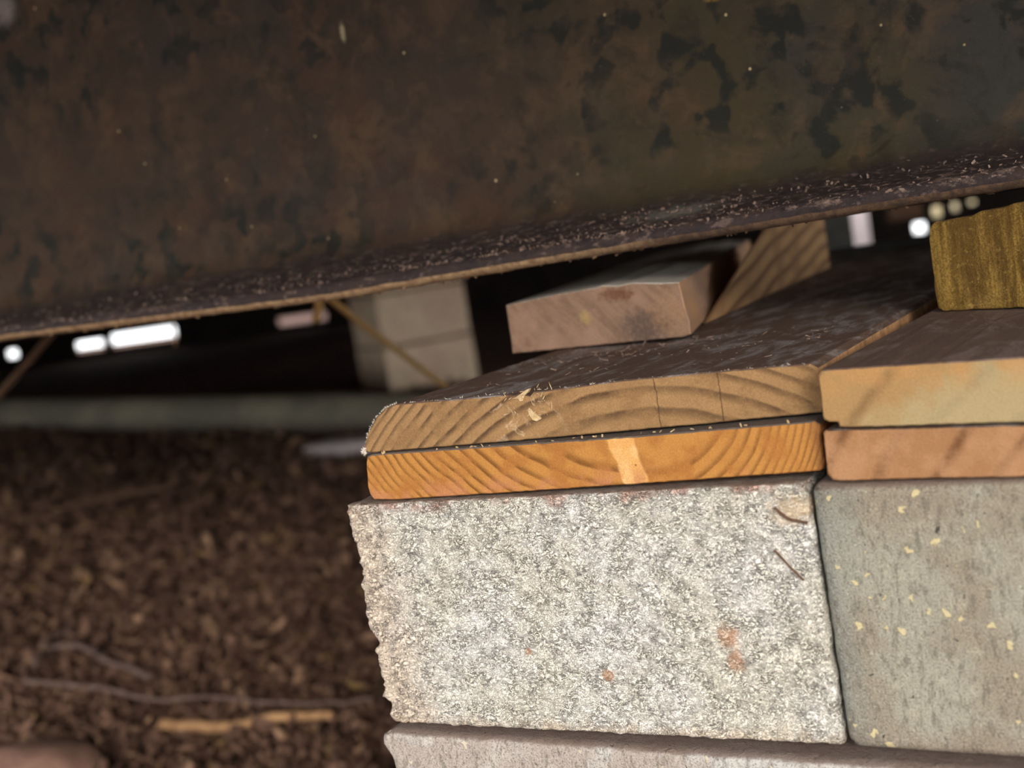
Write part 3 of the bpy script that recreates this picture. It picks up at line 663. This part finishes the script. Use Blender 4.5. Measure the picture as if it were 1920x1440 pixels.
# loose wood crumbs and chaff on the plank's top
pl = []
for i in range(420):
    x = random.uniform(.005, .18); y = random.choice((random.uniform(.1, .155) - x * .12, random.uniform(.03, .15)))
    if noise.noise(Vector((x * 40, y * 40, 3))) < -.1: continue
    if x < .028: continue
    s = random.uniform(.0002, .0007); v, f = box_vf((0, 0, 0), (s * random.uniform(1.5, 7), s, s * .4)); r = rand_rot(.25)
    pl.append(([r @ Vector(p) + Vector((x, y, .0394)) for p in v], f))
V, F = merge(pl); tag(link('wood_chaff', V, F, M_FLAKE, parent=ul, base=ul.location), 'pale chaff and crumbs scattered on the plank top', kind='stuff')
pl = []
for i in range(26):
    x = random.uniform(.01, .195); pl.append(shard((x, .0036, .0199 + (.0005 if x > .1 else 0)), random.uniform(.0004, .001), el=2))
V, F = merge(pl); tag(link('loose_crumbs', V, F, M_SPLINT), 'pale crumbs in the joint between the orange and weathered planks', 'debris', kind='stuff')
# two dark twigs caught on the coarse block's face
V, F = tube_vf(curve_pts([(.1815, -.0012, -.0085), (.186, -.0014, -.0125), (.1925, -.0013, -.0142)], 5, .0004), .0005, 6)
tag(link('twig', V, F, M_CORD2, base=(.1815, -.001, -.0142)), 'short brown twig at the top right corner of the coarse block', 'twig')
V, F = tube_vf(curve_pts([(.1795, -.0012, -.0235), (.1835, -.0014, -.0285), (.1885, -.0013, -.0345)], 5, .0003), .0004, 6)
tag(link('twig', V, F, M_CORD2, base=(.1795, -.001, -.0345)), 'slanting thin brown twig on the right side of the coarse block face', 'twig')

# ------------------------------------------------------------------ background
def far_pier():
    M_ = Vector((-2.3034, 3.3771, 0)); u = Vector((.1985, .279, 0)).normalized(); v = Vector((-u.y, u.x, 0))
    Wr, Wl = .352, .30
    root = empty('block_pier', (M_.x, M_.y, gz(-2.3, 3.4)), 'distant beige block pier seen between the beam and the planks', 'pier')
    z = gz(-2.3, 3.4) - .03; k = 0
    while z < .40:
        h = min(.19, .405 - z); c = M_ + u * Wr / 2 + v * Wl / 2
        V, F = box_vf((c.x, c.y, z + h / 2), (Wr - .004 * (k % 2), Wl - .004 * (k % 2), h - .006), math.atan2(u.y, u.x))
        link('block', V, F, M_PIER if k % 2 else M_PIER, parent=root, base=root.location); z += .194; k += 1
far_pier()
def block_post(name, c, s, rz, mat, label, cat, top=.413, z0=None):
    z0 = gz(c[0], c[1]) - .03 if z0 is None else z0; V, F = box_vf((c[0], c[1], (z0 + top) / 2), (s[0], s[1], top - z0), rz)
    o = link(name, V, F, mat, base=(c[0], c[1], z0)); return tag(o, label, cat)
block_post('wood_post', (-.60, 2.98), (.19, .12), .35, M_GREY, 'dark grey post behind the right end of the brown wedge', 'post')
V, F = box_vf((-1.79, 8.6, -.05), (.44, .06, 1.1)); tag(link('added_tint_screen', V, F, M_LILAC, base=(-1.79, 8.6, -.6)), 'pale lilac screen added outdoors to colour the daylight in the tall gap right of the grey post', 'screen')  # screens added outdoors only so the gaps show pale, coloured light
V, F = box_vf((-1.12, 8.6, -.05), (.42, .06, 1.1)); tag(link('added_tint_screen', V, F, M_YEL, base=(-1.12, 8.6, -.6)), 'cream yellow screen added outdoors to colour the daylight in the small gaps above the treated lumber', 'screen')
V, F = box_vf((-6.6, 8.6, -.1), (1.3, .06, .9)); tag(link('added_tint_screen', V, F, M_PINK, base=(-6.6, 8.6, -.6)), 'dull pink screen added outdoors to colour the daylight in the dim slot left of the distant pier', 'screen')
block_post('hanging_board', (-.715, 4.75), (.13, .04), .4, M_CORD2, 'rust-brown board hanging under the floor far behind, right of the tall pale gap', 'board', top=.413, z0=-.035)
V, F = tube_vf(curve_pts([(-3.66, 2.62, -.186), (-2.66, 2.56, -.249), (-1.64, 2.515, -.313), (-.9, 2.48, -.365), (.9, 2.42, -.48)], 10), .055, 20)
tag(link('drain_pipe', V, F, M_PIPE, base=(-3.66, 2.62, -.24), smooth=True), 'grey drain pipe lying across the soil in front of the far pier', 'pipe')
V, F = box_vf((-1.63, 2.28, gz(-1.63, 2.28) + .012), (.34, .12, .045), .15)
tag(link('board_scrap', V, F, M_WHITE, base=(-1.63, 2.28, gz(-1.63, 2.28) - .01)), 'pale board scrap on the soil in front of the drain pipe', 'board')

def ext(a, b, s, t): a, b = Vector(a), Vector(b); return a + (b - a) * s, a + (b - a) * t
a, b = Vector((-.4324, .5948, .0717)), Vector((-.4826, .8405, -.0462))
d = (b - a); s0 = (.413 - a.z) / d.z; s1 = (gz(-.6, 1.5) - a.z) / d.z
V, F = tube_vf(curve_pts([(-.385, .36, .413), (-.387, .37, .20), a, b, a + d * s1], 8, .002), .0033, 8)
tag(link('string', V, F, M_CORD, base=a + d * s1, smooth=True), 'long tan cord slanting down right from the beam past the distant pier', 'string')
V, F = tube_vf(curve_pts([(-.400, .560, .413), (-.408, .553, .16), (-.4117, .5492, .0753), (-.4170, .5440, .054)], 6, .001), .0042, 8)
tag(link('string', V, F, M_CORD, base=(-.400, .560, .05), smooth=True), 'short tan cord end dangling under the beam left of the long cord', 'string')
a, b = Vector((-.7183, .4928, .0745)), Vector((-.8102, .4925, .0202)); d = b - a; s0 = (.413 - a.z) / d.z; s1 = (-.355 - a.z) / d.z
V, F = tube_vf(curve_pts([a + d * s0, a, b, a + d * s1], 8, .002), .004, 8)
tag(link('string', V, F, M_CORD2, base=a + d * s1, smooth=True), 'dull brown cord slanting down left below the beam at the far left', 'string')
V, F = tube_vf(curve_pts([(-.5445, .50, .413), (-.548, .498, .1), (-.5502, .4975, .052)], 6, .001), lambda t: .0005 + (.0018 if t > .93 else 0), 6)
tag(link('thread', V, F, M_CORD, base=(-.545, .5, .05)), 'fine thread with a tan crumb hanging below the beam at left', 'thread')

# sticks, roots and a stone on the soil
def ground_tube(name, P, rad, mat, label, cat, lift=.012, wob=.004, seed=0):
    P = [(x, y, gh(x, y) + lift) for x, y in P]; V, F = tube_vf(curve_pts(P, 8, wob, seed), rad, 8)
    return tag(link(name, V, F, mat, base=P[0], smooth=True), label, cat)
ground_tube('stick', [(-.754, .580), (-.673, .593), (-.619, .618), (-.558, .639)], lambda t: .0075 - .0025 * t, M_STICK, 'thick tan stick lying flat on the leaf litter left of the blocks', 'stick', .016, .002)
ground_tube('root', [(-.991, .599), (-.899, .624), (-.795, .614), (-.729, .640), (-.623, .661), (-.53, .70)], lambda t: .0034 - .0014 * t, M_ROOT, 'long thin grey root lying just behind the tan stick', 'root', .022, .003, 2)
ground_tube('root', [(-1.023, .644), (-1.05, .690), (-1.01, .712), (-.944, .685), (-.835, .652)], .004, M_ROOT, 'curved grey root arching behind the left end of the long root', 'root', .026, .004, 3)
ground_tube('stick', [(-.813, .484), (-.782, .488), (-.762, .491), (-.728, .470)], .004, M_ROOT, 'short pale crooked stick at the bottom left corner', 'stick', .014, .002, 4)
ground_tube('root', [(-1.95, 1.35), (-1.89, 1.529), (-1.818, 1.7), (-1.84, 1.79)], .006, M_CORD2, 'dull brown root among the leaves midway to the drain pipe', 'root', .02, .006, 5)
ground_tube('stick', [(-1.102, .725), (-1.115, .757), (-1.135, .804), (-1.17, .832)], .0045, M_ROOT, 'greyish hooked stick near the left edge above the long root', 'stick', .02, .003, 6)
ground_tube('twig', [(-.629, .777), (-.642, .80), (-.616, .816), (-.561, .737), (-.502, .639)], .0028, M_CORD2, 'thin bent brown twig close to the side of the bottom block', 'twig', .03, .003, 7)
import bmesh
bm = bmesh.new(); bmesh.ops.create_icosphere(bm, subdivisions=3, radius=1)
for v in bm.verts: v.co = Vector((v.co.x * .09, v.co.y * .07, v.co.z * .035)) * (1 + .18 * noise.noise(v.co * 1.5))
me = bpy.data.meshes.new('stone'); bm.to_mesh(me); bm.free(); me.materials.append(M_STONE); me.polygons.foreach_set('use_smooth', [True] * len(me.polygons))
o = bpy.data.objects.new('stone', me); COL.objects.link(o); o.location = (-.815, .44, gz(-.815, .44) - .002); tag(o, 'smooth pinkish-brown stone half buried at the bottom left corner', 'stone')
